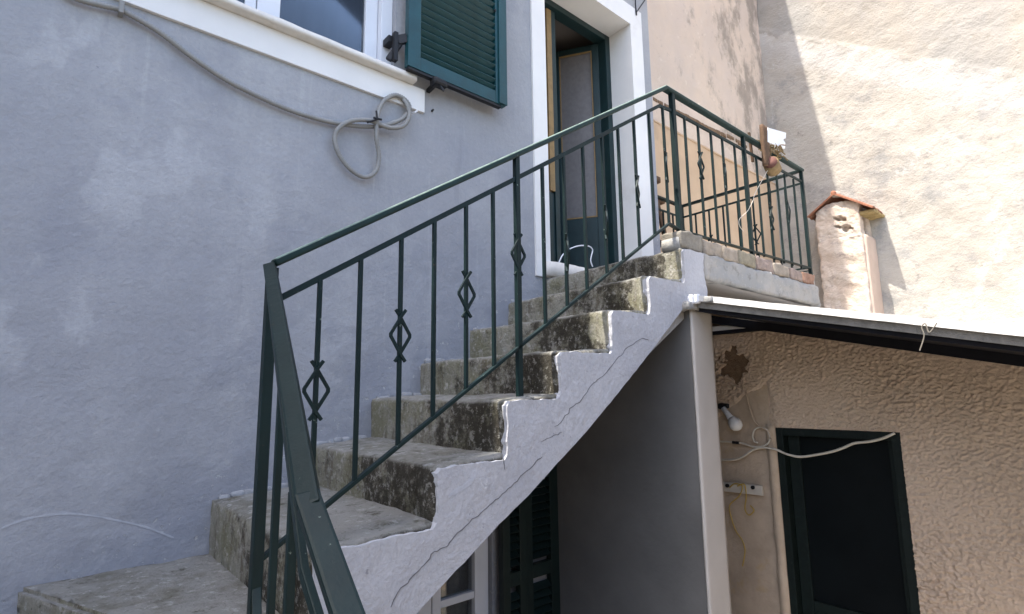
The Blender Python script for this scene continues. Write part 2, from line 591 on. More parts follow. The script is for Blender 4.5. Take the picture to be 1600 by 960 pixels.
# ------------------------------------------------------------------ house
house = thing('house', (-2, 2, GZ), 'grey-blue rendered house with white window band, green shutters and doorway above the stair', 'house')
HC = 3.65           # house corner
DX0, DX1, DZ0, DZ1 = 2.41, 3.38, .80, 2.90      # upper door opening
WX0, WX1, WZ0, WZ1 = -.55, 1.30, 1.655, 3.05    # upper window opening
LX0, LX1, LZ1 = 1.12, 1.93, -.38                # lower window opening
def wall_front():
    b = MB()
    xs = sorted({-9, WX0, WX1, LX0, LX1, DX0, DX1, HC})
    zs = sorted({GZ-.1, LZ1, DZ0, DZ1, WZ0, WZ1, 5.2})
    def hole(x, z):
        return (DX0 < x < DX1 and DZ0 < z < DZ1) or (WX0 < x < WX1 and WZ0 < z < WZ1) or (LX0 < x < LX1 and z < LZ1)
    for i in range(len(xs)-1):
        for j in range(len(zs)-1):
            if hole((xs[i]+xs[i+1])/2, (zs[j]+zs[j+1])/2):
                continue
            b.add([(xs[i], 0, zs[j]), (xs[i+1], 0, zs[j]), (xs[i+1], 0, zs[j+1]), (xs[i], 0, zs[j+1])], [(0, 1, 2, 3)])
    def reveal(x0, x1, z0, z1, d, bottom=True):
        b.add([(x0, 0, z0), (x0, d, z0), (x0, d, z1), (x0, 0, z1)], [(0, 1, 2, 3)])
        b.add([(x1, 0, z0), (x1, d, z0), (x1, d, z1), (x1, 0, z1)], [(0, 1, 2, 3)])
        b.add([(x0, 0, z1), (x0, d, z1), (x1, d, z1), (x1, 0, z1)], [(0, 1, 2, 3)])
        if bottom:
            b.add([(x0, 0, z0), (x0, d, z0), (x1, d, z0), (x1, 0, z0)], [(0, 1, 2, 3)])
    reveal(WX0, WX1, WZ0, WZ1, .3)
    reveal(LX0, LX1, GZ-.1, LZ1, .3, False)
    # side and back walls
    for q in ([(HC, 0), (HC, 6)], [(-9, 0), (-9, 6)], [(-9, 6), (HC, 6)]):
        (xa, ya), (xb, yb) = q
        b.add([(xa, ya, GZ-.1), (xb, yb, GZ-.1), (xb, yb, 5.2), (xa, ya, 5.2)], [(0, 1, 2, 3)])
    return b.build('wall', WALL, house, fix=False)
wall_front()
MB().box(-9.3, HC+.01, -.18, 6.3, 5.201, 5.32).build('roof', TERRA, house)

# unseen blockers added for shade: left one shadows the lower handrail, both hide sky
MB().box(-9.4, -3.2, -1.3, 6.1, GZ-.1, 8.95).build('shade_wing', WALL, house)
oh = thing('opposite_blocker', (0, -8, GZ), 'unseen plain house added across the courtyard to block sky light', 'house')
MB().box(-12, 9, -10, -6.2, GZ-.1, 1.9).build('wall', CONC, oh)
MB().box(-12.3, 9.3, -10.3, -5.9, 1.901, 2.05).build('roof', TERRA, oh)

# --- upper window: white band, stone sill, frames, panes
MB().box(-.75, 1.475, -.016, .02, 1.487, 1.618).build('sill_band', TRIM, house, bevel=.003)
MB().rough(-.70, 1.40, -.062, .20, 1.619, 1.653, .05, .006, .002, 3).build('window_sill', STONE, house, smooth=True)
win = MB().box(WX0+.001, WX0+.07, .06, .13, WZ0, WZ1-.001).build('window', PVC, house)
def wp(name, mat, x0, x1, y0, y1, z0, z1, bev=.004):
    return MB().box(x0, x1, y0, y1, z0, z1).build(name, mat, win, bevel=bev)
wp('frame', PVC, 1.235, WX1-.001, .035, .13, WZ0+.001, WZ1-.001)
wp('frame', PVC, WX0+.071, 1.234, .06, .13, WZ1-.07, WZ1-.001)
wp('frame', PVC, WX0+.071, 1.234, .06, .13, WZ0+.001, WZ0+.035)
wp('sash', PVC, 1.165, 1.233, .075, .12, WZ0+.036, WZ1-.071)
wp('sash', PVC, .635, .735, .075, .12, WZ0+.036, WZ1-.071)
wp('sash', PVC, .585, .632, .085, .115, WZ0+.036, WZ1-.071)
wp('sash', PVC, .736, 1.164, .078, .118, WZ0+.036, WZ0+.075)
wp('sash', PVC, -.47, .584, .078, .118, WZ0+.036, WZ0+.075)
wp('pane', GLASS, .734, 1.166, .096, .10, WZ0+.07, WZ1-.072, 0)
wp('pane', GLASS, -.478, .586, .096, .10, WZ0+.07, WZ1-.072, 0)
cu = MB().grid(lambda u, v: (-.45+1.65*u, .17+.018*math.sin(u*70), WZ0+.02+(WZ1-WZ0-.05)*v), 160, 1).build('curtain', NET, win, smooth=True, fix=False)
MB().box(WX0+.002, WX1-.002, .29, .298, WZ0, WZ1).build('backing', DARK, win)

# --- shutters of the upper window (open, flat against the wall)
def shutter(name, mat, x0, x1, y0, y1, z0, z1, stile, rail, pitch, parent, mids=(), th=.007, tilt=.62):
    """louvred leaf: frame plus one object per slat"""
    b = MB()
    b.box(x0, x0+stile, y0, y1, z0, z1).box(x1-stile, x1, y0, y1, z0, z1)
    b.box(x0+stile, x1-stile, y0+.001, y1-.001, z0, z0+rail).box(x0+stile, x1-stile, y0+.001, y1-.001, z1-rail, z1)
    for zm in mids:
        b.box(x0+stile, x1-stile, y0+.001, y1-.001, zm-rail/2, zm+rail/2)
    sh = b.build(name, mat, parent, bevel=.0025)
    me = None
    z = z0+rail+pitch*.4
    while z < z1-rail-pitch*.2:
        if all(abs(z-zm) > rail/2+pitch*.35 for zm in mids):
            ym = (y0+y1)/2
            if me is None:
                q = MB()
                hw = (x1-x0)/2-stile
                q.bar((-hw, 0, 0), (hw, 0, 0), (y1-y0)*1.18, th, (0, tilt, .78))
                o = q.build('slat', mat, None, bevel=.0012)
                me = o.data
            else:
                o = bpy.data.objects.new('slat', me)
                link(o)
            o.location = ((x0+x1)/2, ym, z)
            o.parent = sh
            o.matrix_parent_inverse = parent_inv(sh)
        z += pitch
    return sh
shu = shutter('shutter', SHUT, 1.325, 1.985, -.092, -.055, 1.668, 3.02, .075, .075, .0445, house)
shu['label'] = 'open teal louvred shutter right of the window'
MB().box(1.93, 1.99, -.103, -.093, 1.672, 3.02).build('cover_strip', SHUT, shu, bevel=.003)
MB().box(1.33, 1.955, -.088, -.060, 1.652, 1.667).build('bottom_rail', BLACK, shu, bevel=.002)
MB().tube([(1.905, -.094, 2.255), (1.905, -.102, 2.255)], .008, 8).build('screw', BLACK, shu)
h = MB().box(1.245, 1.285, -.03, .034, 1.80, 1.838).box(1.262, 1.285, -.062, -.031, 1.69, 1.85)
h.bar((1.25, -.02, 1.70), (1.30, -.05, 1.80), .02, .03).bar((1.285, -.05, 1.81), (1.33, -.07, 1.83), .02, .05)
h.build('hinge', BLACK, shu, bevel=.003)
k = MB().bar((1.50, -.005, 1.625), (1.50, -.085, 1.635), .02, .02)
k.rough(1.475, 1.56, -.115, -.06, 1.618, 1.66, .012, .012, .006, 5).tube([(1.515, -.10, 1.625), (1.53, -.115, 1.59)], .006)
k.build('shutter_catch', BLACK, house)
# left leaf lies outside the photograph's frame, right of it the wall goes on

# --- upper doorway
dt = MB().box(2.287, DX0, -.014, .0, .70, 3.07).box(DX1, 3.535, -.014, .0, .70, 3.07).box(DX0, DX1, -.0139, .0, DZ1, 3.07)
dt.build('door_surround', TRIM, house)
RD = .25
rv = MB()
for x in (DX0, DX1):
    rv.add([(x, .0, DZ0-.1), (x, RD+.06, DZ0-.1), (x, RD+.06, DZ1), (x, .0, DZ1)], [(0, 1, 2, 3)])
rv.add([(DX0, .0, DZ1), (DX0, RD+.06, DZ1), (DX1, RD+.06, DZ1), (DX1, .0, DZ1)], [(0, 1, 2, 3)])
rv.build('door_reveal', TRIM, house, fix=False)
MB().rough(DX0-.06, DX1+.02, -.05, RD, .705, DZ0, .04, .01, .003, 4).build('door_sill', STONE, house, smooth=True)
door = MB().box(DX0+.001, DX0+.045, RD-.05, RD+.04, DZ0+.002, DZ1-.002).box(DX1-.055, DX1-.001, RD-.05, RD+.04, DZ0+.002, DZ1-.002) \
    .box(DX0+.046, DX1-.056, RD-.049, RD+.04, DZ1-.05, DZ1-.002).build('door', DOORG, house, bevel=.003)
door['label'] = 'dark green doorway standing open above the stair'
# left leaf, closed: ochre beading on a dark panelled leaf
def dbox(name, mat, x0, x1, y0, y1, z0, z1, bev=.003):
    return MB().box(x0, x1, y0, y1, z0, z1).build(name, mat, door, bevel=bev)
dbox('leaf_stile', DOORG, 2.722, 2.765, RD-.02, RD+.03, DZ0+.01, DZ1-.055)
dbox('leaf_stile', DOORG, DX0+.047, DX0+.12, RD-.02, RD+.03, DZ0+.01, DZ1-.055)
dbox('leaf_panel', DOORG, DX0+.121, 2.721, RD-.008, RD+.02, DZ0+.01, 1.40)
dbox('pane', FROST, DX0+.119, 2.70, RD-.002, RD+.006, 1.40, DZ1-.056, 0)
dbox('bead', OCHW, 2.672, 2.7215, RD-.022, RD+.012, 1.41, DZ1-.06)
# right leaf, hinged at the right jamb and swung into the room
HP = Vector((DX1-.05, RD+.03, 0))
AD = Vector((-.52, .855, 0)).normalized()
AN = Vector((-AD.y, AD.x, 0))
def leaf(name, mat, s0, s1, n0, n1, z0, z1, bev=.003):
    b = MB()
    vs = [HP + AD*s + AN*n + Vector((0, 0, z)) for z in (z0, z1) for n in (n0, n1) for s in (s0, s1)]
    b.add(vs, [(0, 2, 3, 1), (4, 5, 7, 6), (0, 1, 5, 4), (2, 6, 7, 3), (0, 4, 6, 2), (1, 3, 7, 5)])
    return b.build(name, mat, door, bevel=bev)
LT = DZ1-.05
leaf('leaf_stile', DOORG, .0, .055, -.02, .02, DZ0+.02, LT)
leaf('leaf_stile', DOORG, .335, .39, -.02, .02, DZ0+.02, LT)
leaf('leaf_rail', DOORG, .056, .334, -.019, .019, LT-.05, LT)
leaf('leaf_panel', DOORG, .056, .334, -.016, .016, DZ0+.02, 1.36)
leaf('pane', FROST, .054, .336, -.004, .004, 1.36, LT-.049, 0)
for s in (-1, 1):
    leaf('bead', OCHW, .057, .066, s*.012-.005, s*.012+.005, 1.362, LT-.052, .002)
    leaf('bead', OCHW, .324, .333, s*.012-.005, s*.012+.005, 1.362, LT-.052, .002)
    leaf('bead', OCHW, .067, .323, s*.012-.005, s*.012+.005, 1.362, 1.374, .002)
    leaf('bead', OCHW, .067, .323, s*.012-.005, s*.012+.005, LT-.064, LT-.052, .002)
# the room behind
MB().box(DX0-.05, HC-.02, 2.2, 2.25, .6, 3.3).box(1.6, HC-.02, RD+.062, 2.2, DZ1+.12, DZ1+.16).box(1.6, HC-.02, RD+.062, 2.2, .60, .72) \
    .box(1.56, 1.6, RD+.062, 2.2, .6, 3.2).box(HC-.06, HC-.02, RD+.062, 2.2, .721, DZ1+.119).box(1.6, DX0-.001, RD+.02, RD+.061, .6, 3.2) \
    .build('room', ROOM, house)

# --- ground-floor window under the stair, with its folded shutters
lw = MB().box(1.84, LX1-.001, .03, .09, GZ, LZ1-.001).build('window', PVC, house, bevel=.004)
def lp(name, mat, x0, x1, y0, y1, z0, z1, bev=.004):
    return MB().box(x0, x1, y0, y1, z0, z1).build(name, mat, lw, bevel=bev)
lp('sash', PVC, 1.58, 1.63, .03, .085, GZ, LZ1-.06)
lp('sash', PVC, 1.50, 1.575, .03, .085, GZ, LZ1-.06)
lp('frame', PVC, LX0, 1.839, .03, .09, LZ1-.059, LZ1-.001)
lp('muntin', PVC, 1.631, 1.839, .035, .08, -1.055, -1.02)
lp('muntin', PVC, 1.631, 1.839, .035, .08, -1.50, -1.465)
lp('pane', GLASS, 1.629, 1.841, .055, .06, GZ, LZ1-.058, 0)
MB().grid(lambda u, v: (1.2+.66*u, .12+.015*math.sin(u*40+v), GZ+(LZ1-GZ-.02)*v), 90, 2).build('curtain', CURT, lw, smooth=True, fix=False)
lp('backing', DARK, LX0+.002, LX1-.002, .25, .29, GZ, LZ1-.002, 0)
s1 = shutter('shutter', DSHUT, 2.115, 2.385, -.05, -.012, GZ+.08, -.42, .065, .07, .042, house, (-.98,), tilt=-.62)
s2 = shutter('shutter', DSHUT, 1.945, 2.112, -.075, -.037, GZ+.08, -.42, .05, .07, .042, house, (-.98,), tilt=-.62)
s1['label'] = 'dark louvred shutter leaf under the stair, next to the pier'
s2['label'] = 'dark louvred shutter leaf under the stair, next to the white window'

# --- scuffs, nails
def strip(path, wd, y, name, mat, parent, th=.0015):
    b = MB()
    pts = [Vector(p) for p in path]
    vs, fs = [], []
    n = len(pts)
    for i, p in enumerate(pts):
        d = pts[min(i+1, n-1)]-pts[max(i-1, 0)]
        q = Vector((-d.z, 0, d.x)).normalized()
        ww = wd*(.45+.75*abs(noise.noise(p*23))+.3*random.random())/2
        if i in (0, n-1):
            ww *= .25
        for s in (-1, 1):
            c = p+q*(s*ww)
            vs += [(c.x, y, c.z), (c.x, y+th, c.z)]
    for i in range(n-1):
        a = i*4
        fs += [(a, a+2, a+6, a+4), (a, a+4, a+5, a+1), (a+2, a+3, a+7, a+6)]
    return b.add(vs, fs).build(name, mat, parent)
arc = [on(x, y, 1, 0) for x, y in ((2, 826), (35, 813), (70, 806), (110, 803), (150, 807), (190, 815), (225, 823), (250, 832), (272, 841))]
strip(spline(arc, 6), .008, -.0012, 'scuff_mark', SCUFF, house)
for x, y in ((675, 174),):
    p = on(x, y, 1, 0)
    MB().tube([(p.x, .003, p.z), (p.x-.004, -.018, p.z)], .006, 6).build('nail', BLACK, house)

# ------------------------------------------------------------------ staircase
stair = thing('staircase', (1.4, -.5, GZ), 'concrete outdoor staircase with mossy risers and grey painted cracked side', 'staircase')
SX = {2: .566, 3: .940, 4: 1.215, 5: 1.478, 6: 1.786, 7: 2.064, 8: 2.365}
SZ = {1: -.588, 2: -.392, 3: -.219, 4: -.026, 5: .151, 6: .333, 7: .512, 8: .692}
YE = -.958
LOW = [on(x, y, 1, W) for x, y in ((1068, 482), (960, 622), (870, 725), (780, 820), (700, 905), (655, 955))][::-1]
def soffit(x):
    for a, b in zip(LOW[:-1], LOW[1:]):
        if a.x <= x <= b.x:
            return a.z+(b.z-a.z)*(x-a.x)/(b.x-a.x)
    return -9. if x < LOW[0].x else .39
def slope_tread(zt, x0, x1):
    # worn treads fall a little towards the nosing
    def fn(p):
        if p.z > zt-.05:
            t = (p.x-x0)/(x1-x0)
            p = Vector((p.x, p.y, p.z + .018*max(0, min(1, t)) + .006*noise.noise(Vector((p.x*3, p.y*3, zt)))))
        elif p.z < soffit(p.x)+.02:
            p = Vector((p.x, p.y, soffit(p.x)+.02))
        return p
    return fn
for k in range(2, 8):
    x0, x1 = SX[k], SX[k+1]+.03
    b = MB().rough(x0, x1, YE, .02, SZ[k]-.215, SZ[k], .021, .014, .005, k, .75, slope_tread(SZ[k], x0, x1))
    b.build('step', STEP, stair, smooth=True)
for k in range(2, 8):                   # ragged mortar along the wall
    b = MB()
    x = SX[k]+.02
    while x < SX[k+1]-.03:
        q = .025+.05*random.random()
        b.rough(x, x+q, -.006-.016*random.random(), .01, SZ[k]-.01, SZ[k]+.010+.012*random.random()+.018*(x-SX[k])/(SX[k+1]-SX[k]), .012, .008, .006, x*7, .8)
        x += q*(.8+.5*random.random())
    b.build('mortar_fillet', FILLET, stair, smooth=True)
# landing top: step 8 riser block
MB().rough(SX[8], 2.56, YE, .02, SZ[8]-.20, SZ[8], .021, .014, .005, 8, .75).build('step', STEP, stair, smooth=True)
# winders at the turn: rough wedge steps
def wedge(poly, z0, z1, sd):
    """polygon step with subdivided, uneven faces"""
    me = MB().prism(poly, 2, z0, z1)
    bm = bmesh.new()
    vs = [bm.verts.new(v) for v in me.v]
    for f in me.f:
        bm.faces.new([vs[i] for i in f])
    bmesh.ops.recalc_face_normals(bm, faces=bm.faces)
    bmesh.ops.dissolve_limit(bm, angle_limit=.01, verts=bm.verts, edges=bm.edges)
    bmesh.ops.bevel(bm, geom=[e for e in bm.edges], offset=.012, segments=2, affect='EDGES')
    bmesh.ops.triangulate(bm, faces=bm.faces)
    for _ in range(6):
        es = [e for e in bm.edges if e.calc_length() > .035]
        if not es:
            break
        bmesh.ops.subdivide_edges(bm, edges=es, cuts=1)
        bmesh.ops.triangulate(bm, faces=bm.faces)
    bm.normal_update()
    for v in bm.verts:
        o = Vector((sd, sd*2, 0))
        v.co += v.normal*(.005*noise.noise(v.co*13+o)+.003*noise.noise(v.co*40+o))
    out = MB()
    bm.verts.index_update()
    out.add([v.co.copy() for v in bm.verts], [tuple(v.index for v in f.verts) for f in bm.faces])
    bm.free()
    return out.build('step', STEP, stair, smooth=True)
wedge([(.025, .02), (.40, -.95), (.62, -.958), (.62, .02)], SZ[1]-.23, SZ[1], 1)
wedge([(-.72, .02), (-.72, -.30), (.38, -.955), (.46, -.955), (.12, .02)], SZ[1]-.42, SZ[1]-.19, 2)
wedge([(-.72, -.22), (-.72, -1.0), (.44, -1.0), (.44, -.90)], SZ[1]-.60, SZ[1]-.38, 3)
for i in range(5):                      # lower flight, down towards the camera
    MB().rough(-.72, .44, -1.29-.29*i, -.95-.29*i, SZ[1]-.80-.18*i, SZ[1]-.56-.18*i, .06, .014, .005, 20+i).build('step', STEP, stair, smooth=True)
MB().box(-.70, .43, -1.2, -.02, GZ-.05, SZ[1]-.43).build('core', CONC, stair)

# painted side of the stair
def jitter(path, step=.012, amp=.0045, sd=0):
    out = []
    for a, b in zip(path[:-1], path[1:]):
        a, b = Vector((*a, 0)), Vector((*b, 0))
        n = max(1, int((b-a).length/step))
        d = (b-a).normalized()
        q = Vector((-d.y, d.x, 0))
        for i in range(n):
            p = a+(b-a)*(i/n)
            k = amp*(noise.noise(p*22+Vector((sd, 0, 0)))+.6*noise.noise(p*70))
            out.append(((p+q*k).x, (p+q*k).y))
    out.append(path[-1])
    return out
prof = [(.58, -.60)]
prof += [(SX[2]+.012, SZ[2]-.008)]
for k in range(3, 9):
    f = .012 + .012*random.random()
    prof += [(SX[k]-.012, SZ[k-1]-.003), (SX[k]+.001, SZ[k-1]+.012), (SX[k]+.005, SZ[k-1]+.04),
             (SX[k]+.004, SZ[k]-.022), (SX[k]+.018, SZ[k]-.006)]
prof += [(2.56, SZ[8]-.004)]
top = jitter(prof, .012, .005, 3)
edge = jitter([(2.56, SZ[8]-.004), (2.545, .60), (2.57, .50), (2.565, .395)], .012, .007, 5)
low = [on(x, y, 1, W) for x, y in ((1068, 482), (1020, 546), (960, 622), (915, 676), (870, 725), (825, 775), (780, 820), (738, 866), (700, 905), (655, 955))]
bot = jitter([(2.565, .395)] + [(p.x, p.z) for p in low] + [(.62, -.93), (.45, -1.10)], .03, .003, 7)
poly = top[:-1] + edge[:-1] + bot + [(.45, -.62)]
MB().prism(poly, 1, W, W+.034).build('stringer_face', STRING, stair)
# body of the flight behind the painted face
core = [(.46, -.62), (.60, -.60)]
for k in range(2, 9):
    core += [(SX[k]+.03, SZ[k]-.35), ]
core += [(2.55, SZ[8]-.22), (2.55, .40)] + [(p.x, p.z+.012) for p in low] + [(.62, -.90), (.46, -1.08)]
MB().prism(core, 1, W+.034, .01).build('flight_core', CONC, stair)
# cracks
def crack(pp, wd):
    pts = []
    P = [on(x, y, 1, W) for x, y in pp]
    for a, b in zip(P[:-1], P[1:]):
        for i in range(5):
            p = a.lerp(b, i/5)
            pts.append(p+Vector((noise.noise(p*60)*.006, 0, noise.noise(p*60+Vector((9, 0, 0)))*.006)))
    pts.append(P[-1])
    o = strip(pts, wd, W-.0012, 'crack', CRACK, stair)
crack(((612, 948), (618, 930), (640, 906), (658, 887), (679, 863), (697, 855), (709, 839), (739, 812), (760, 795), (784, 773), (808, 750), (832, 728), (847, 714)), .0034)
crack(((845, 691), (862, 682), (878, 676)), .0028)
crack(((866, 668), (888, 647), (890, 638), (906, 629), (923, 603), (941, 588), (967, 559), (980, 544), (1002, 529), (1014, 532)), .0032)
crack(((787, 716), (788, 734)), .004)
strip([on(x, y, 1, W) for x, y in ((700, 778), (712, 768), (724, 762), (734, 754), (742, 746))], .022, W-.0011, 'paint_chip', SCUFF, stair)

# landing: slab, painted soffit, kerb bricks
XL = 4.075
MB().rough(2.562, XL, W+.002, -.002, .556, SZ[8]+.001, .016, .014, .010, 31, 1.0).build('landing_slab', CONC, stair, smooth=True)
MB().grid(lambda u, v: (2.575+1.44*u, W+.02+.93*v, .553-.03*math.sin(v*1.6)-.012*u+.003*noise.noise(Vector((u*6, v*5, 0)))), 30, 20).build('landing_soffit', PINKW, stair, smooth=True, fix=False)
MB().rough(3.96, 4.16, W+.02, -.30, .40, .60, .03, .05, .02, 35).build('mortar_lump', CONC, stair, smooth=True)
MB().box(3.66, XL, .0, .10, .556, SZ[8]).build('landing_edge', CONC, stair, bevel=.01)
bx = (1067, 1103, 1132, 1157.5, 1186.5, 1213, 1237.5, 1258.5, 1277)
bc = (0, 1, 1, 2, 3, 1, 3, 4)
for i in range(8):
    xa = on(bx[i], 385+(bx[i]-1067)*.26, 1, W).x
    xb = on(bx[i+1], 385+(bx[i+1]-1067)*.26, 1, W).x
    hgt = (.092, .082, .080, .084, .085, .080, .074, .078)[i]
    MB().rough(xa+.008, xb-.008, W+.006+.006*random.random(), W+.13, SZ[8]+.002, SZ[8]+hgt, .011, .010, .009, 40+i, 1.0) \
        .build('brick', BRICKS[bc[i]], stair, smooth=True)
MB().rough(2.36, XL-.01, W+.022, W+.12, SZ[8]-.004, SZ[8]+.058, .03, .006, .004, 55).build('mortar_bed', CONC, stair, smooth=True)
# pier carrying the landing
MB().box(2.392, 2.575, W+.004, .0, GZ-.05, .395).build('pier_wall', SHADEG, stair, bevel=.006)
MB().rough(2.386, 2.580, W-.010, W+.0035, GZ-.05, .385, .02, .006, .0015, 63, .25).build('pier_face', PINKW, stair, smooth=True)
MB().rough(2.33, 2.60, W-.03, W+.06, .375, .415, .014, .012, .010, 61, .9).build('mortar_ledge', CONC, stair, smooth=True)

# ------------------------------------------------------------------ railing
rail = thing('stair_railing', (1.4, YR, -.4), 'dark green iron railing with diamond ornaments along the stair and landing', 'railing')
hs = lambda x: .342 + (x-.459)*(1.556-.342)/(2.367-.459)
ms = lambda x: .264 + (x-.50)*(1.437-.264)/(2.31-.50)
bs = lambda x: -.404 + (x-.455)*(.816+.404)/(2.335-.455)
N0 = Vector((.459, YR, .342))
K0 = Vector((.285, -1.665, -.138))
E0 = Vector((.279, -1.802, -.234))
E1 = E0 + (E0-K0)*3.2
RZ = 1.556          # landing handrail
XE = 4.09           # end of landing
YB = .055           # back rail of the landing
HRW, HRH = .038, .018
MB().sweep([N0, (2.367, YR, RZ), (XE+.02, YR, RZ+.004)], HRW, HRH+.004).build('handrail', SUNTOP, rail, bevel=.0085, seg=4)
MB().sweep([N0+Vector((-.006, .012, -.006)), K0+Vector((0, -.012, -.008))], .030, .022, (-.42, 0, 1)).build('handrail', RAIL, rail, bevel=.004)
MB().sweep([K0+Vector((.002, .008, .006)), E1], .032, .022, (-.16, 0, 1)).build('handrail', RAIL, rail, bevel=.004)
MB().sweep([(XE, YR+.02, RZ), (XE, YB, RZ-.006)], HRW*.9, HRH).build('handrail', RAIL, rail, bevel=.003)
MB().sweep([(XE, YB, RZ-.008), (HC+.01, YB, RZ-.004)], HRW*.9, HRH).build('handrail', RAIL, rail, bevel=.003)
MB().sweep([(.47, YR, ms(.47)), (2.31, YR, 1.437), (2.44, YR, 1.450), (XE, YR, 1.472)], .011, .017).build('upper_rail', RAIL, rail, bevel=.002)
MB().sweep([N0+Vector((-.01, -.01, -.085)), K0+Vector((0, 0, -.085)), E1+Vector((0, 0, -.085))], .011, .017).build('upper_rail', RAIL, rail, bevel=.002)
MB().sweep([(XE, YR, 1.462), (XE, YB, 1.45)], .011, .015).build('upper_rail', RAIL, rail, bevel=.002)
MB().sweep([(XE, YB, 1.448), (HC+.01, YB, 1.45)], .011, .015).build('upper_rail', RAIL, rail, bevel=.002)
MB().sweep([(.455, YR, bs(.455)), (2.335, YR, .816), (2.43, YR, .80), (XE, YR, .832)], .020, .011).build('lower_rail', RAIL, rail, bevel=.002)
MB().sweep([(XE, YR, .838), (XE, YB, .83)], .018, .011).build('lower_rail', RAIL, rail, bevel=.002)
MB().sweep([(XE, YB, .828), (HC+.01, YB, .83)], .018, .011).build('lower_rail', RAIL, rail, bevel=.002)

def baluster(x, y, z0, z1, w=.012, name='baluster', par=rail):
    return MB().box(x-w/2, x+w/2, y-w/2, y+w/2, z0, z1).build(name, RAIL, par, bevel=.0015)
orn_mesh = None
def ornament(par, x, y, z, rot=0., s=1.):
    """two bent bars that cross above and below a diamond"""
    global orn_mesh
    if orn_mesh is None:
        b = MB()
        for sgn in (-1, 1):
            pts = [(-.0155, -.079), (.0, -.058), (.034, -.004), (.034, .004), (.0, .058), (-.0155, .079)]
            b.sweep([(sgn*px_, sgn*.0035, pz_) for px_, pz_ in pts], .009, .0075, (0, 1, 0))
        o = b.build('ornament', RAIL, None, bevel=.001)
        orn_mesh = o.data
    else:
        o = bpy.data.objects.new('ornament', orn_mesh)
        link(o)
    o.location = (x, y-.004, z)
    o.rotation_euler = (0, 0, rot)
    o.scale = (s, s, s)
    o.parent = par
    o.matrix_parent_inverse = parent_inv(par)
flight = [.585, .704, .837, .958, 1.086, 1.206, 1.459, 1.583, 1.705, 1.838, 1.956, 2.083, 2.212, 2.338]
orn = {0: .010, 2: .172, 4: .326, 7: .545, 9: .722, 11: .925, 13: 1.115}
for i, x in enumerate(flight):
    b = baluster(x, YR, bs(min(x, 2.335))+.003, ms(min(x, 2.31))-.004)
    if i in orn:
        ornament(b, x, YR, orn[i], (0, 0, 0, .9, .8, .35, .5)[list(orn).index(i)])
pm = baluster(1.322, YR, -.03, hs(1.322)-.006, .020, 'post')
ornament(pm, 1.322, YR, .50, 0)
baluster(2.432, YR, .68, RZ-.008, .026, 'post')
baluster(.457, YR+.002, -.62, .33, .026, 'post')
land = [on(x, y, 1, YR).x for x, y in ((1069, 184), (1090, 195), (1110, 206), (1128, 217), (1147, 226), (1181, 244), (1197, 252), (1212, 262), (1225, 270), (1239, 277))]
for i, x in enumerate(land):
    b = baluster(x, YR, .805, 1.455, .012)
    if i in (1, 3, 6, 8):
        ornament(b, x, YR, {1: 1.215, 3: 1.22, 6: 1.25, 8: 1.18}[i], (0, .5, .45, .6)[(1, 3, 6, 8).index(i)])
    if i == 6:
        ornament(b, x, YR, 1.085, 0)
baluster(3.215, YR, SZ[8], RZ-.008, .022, 'post')
baluster(XE, YR, SZ[8], RZ-.008, .022, 'post')
baluster(XE, YB, SZ[8], RZ-.012, .020, 'post')
baluster(HC+.02, YB, SZ[8], RZ-.008, .022, 'post')
for i in range(7):
    y = YR + (YB-YR)*(i+1)/8
    b = baluster(XE, y, .835, 1.452, .012)
    if i in (2, 5):
        ornament(b, XE, y, 1.16, 1.57)
for x in (3.80, 3.94):
    baluster(x, YB, .832, 1.446, .012)
for x in (3.30, 3.62):
    MB().bar((x, YR, .826), (x, YR, .77), .011, .011).build('rail_foot', RAIL, rail)
MB().bar((2.72, YR, .806), (2.72, YR, .76), .011, .011).build('rail_foot', RAIL, rail)
MB().bar((3.95, YR+.25, .79), (XE, YR, .815), .012, .006).build('brace', RAIL, rail)
# balusters of the lower flight
pn = (K0-N0).cross(Vector((0, 0, 1))).normalized()
hd = Vector((K0.x-N0.x, K0.y-N0.y, 0))
for px_, py_, wd in ((437, 670, .013), (455, 854, .013)):
    p = onpl(px_, py_, N0, pn)
    s = (Vector((p.x-N0.x, p.y-N0.y, 0))).dot(hd)/hd.length_squared
    zt = N0.z+(K0.z-N0.z)*s-.095
    baluster(p.x, p.y, zt-.80, zt, wd)
MB().sweep([N0+Vector((0, 0, -.80)), K0+Vector((0, 0, -.83)), E1+Vector((0, 0, -.83))], .02, .011).build('lower_rail', RAIL, rail, bevel=.002)

# ------------------------------------------------------------------ beige neighbouring house behind the landing
YN, XB = .40, 6.80
nb = thing('neighbour_house', (5.2, 3, GZ), 'beige stained neighbouring house wall set back behind the landing', 'house')
def bump_wall(u, v):
    x = HC+.002+(XB-HC-.002)*u
    z = 2.51+(7.3-2.51)*v
    p = Vector((x, 0, z))
    return (x, YN+.010*noise.noise(p*2.2)+.005*noise.noise(p*9), z)
MB().grid(bump_wall, 120, 150).build('wall', BEIGE, nb, smooth=True, fix=False)
def ochre(u, v):
    x = HC+.002+(XB-HC-.002)*u
    z = GZ+(2.50-GZ)*v
    p = Vector((x, 3, z))
    return (x, YN-.025+.006*noise.noise(p*3)+.003*noise.noise(p*14), z)
MB().grid(ochre, 60, 90).build('lower_wall', OCHRE, nb, smooth=True, fix=False)
MB().rough(HC+.002, XB, YN-.034, YN+.05, 2.496, 2.522, .05, .008, .006, 71, .8).build('ledge', OCHRE, nb, smooth=True)
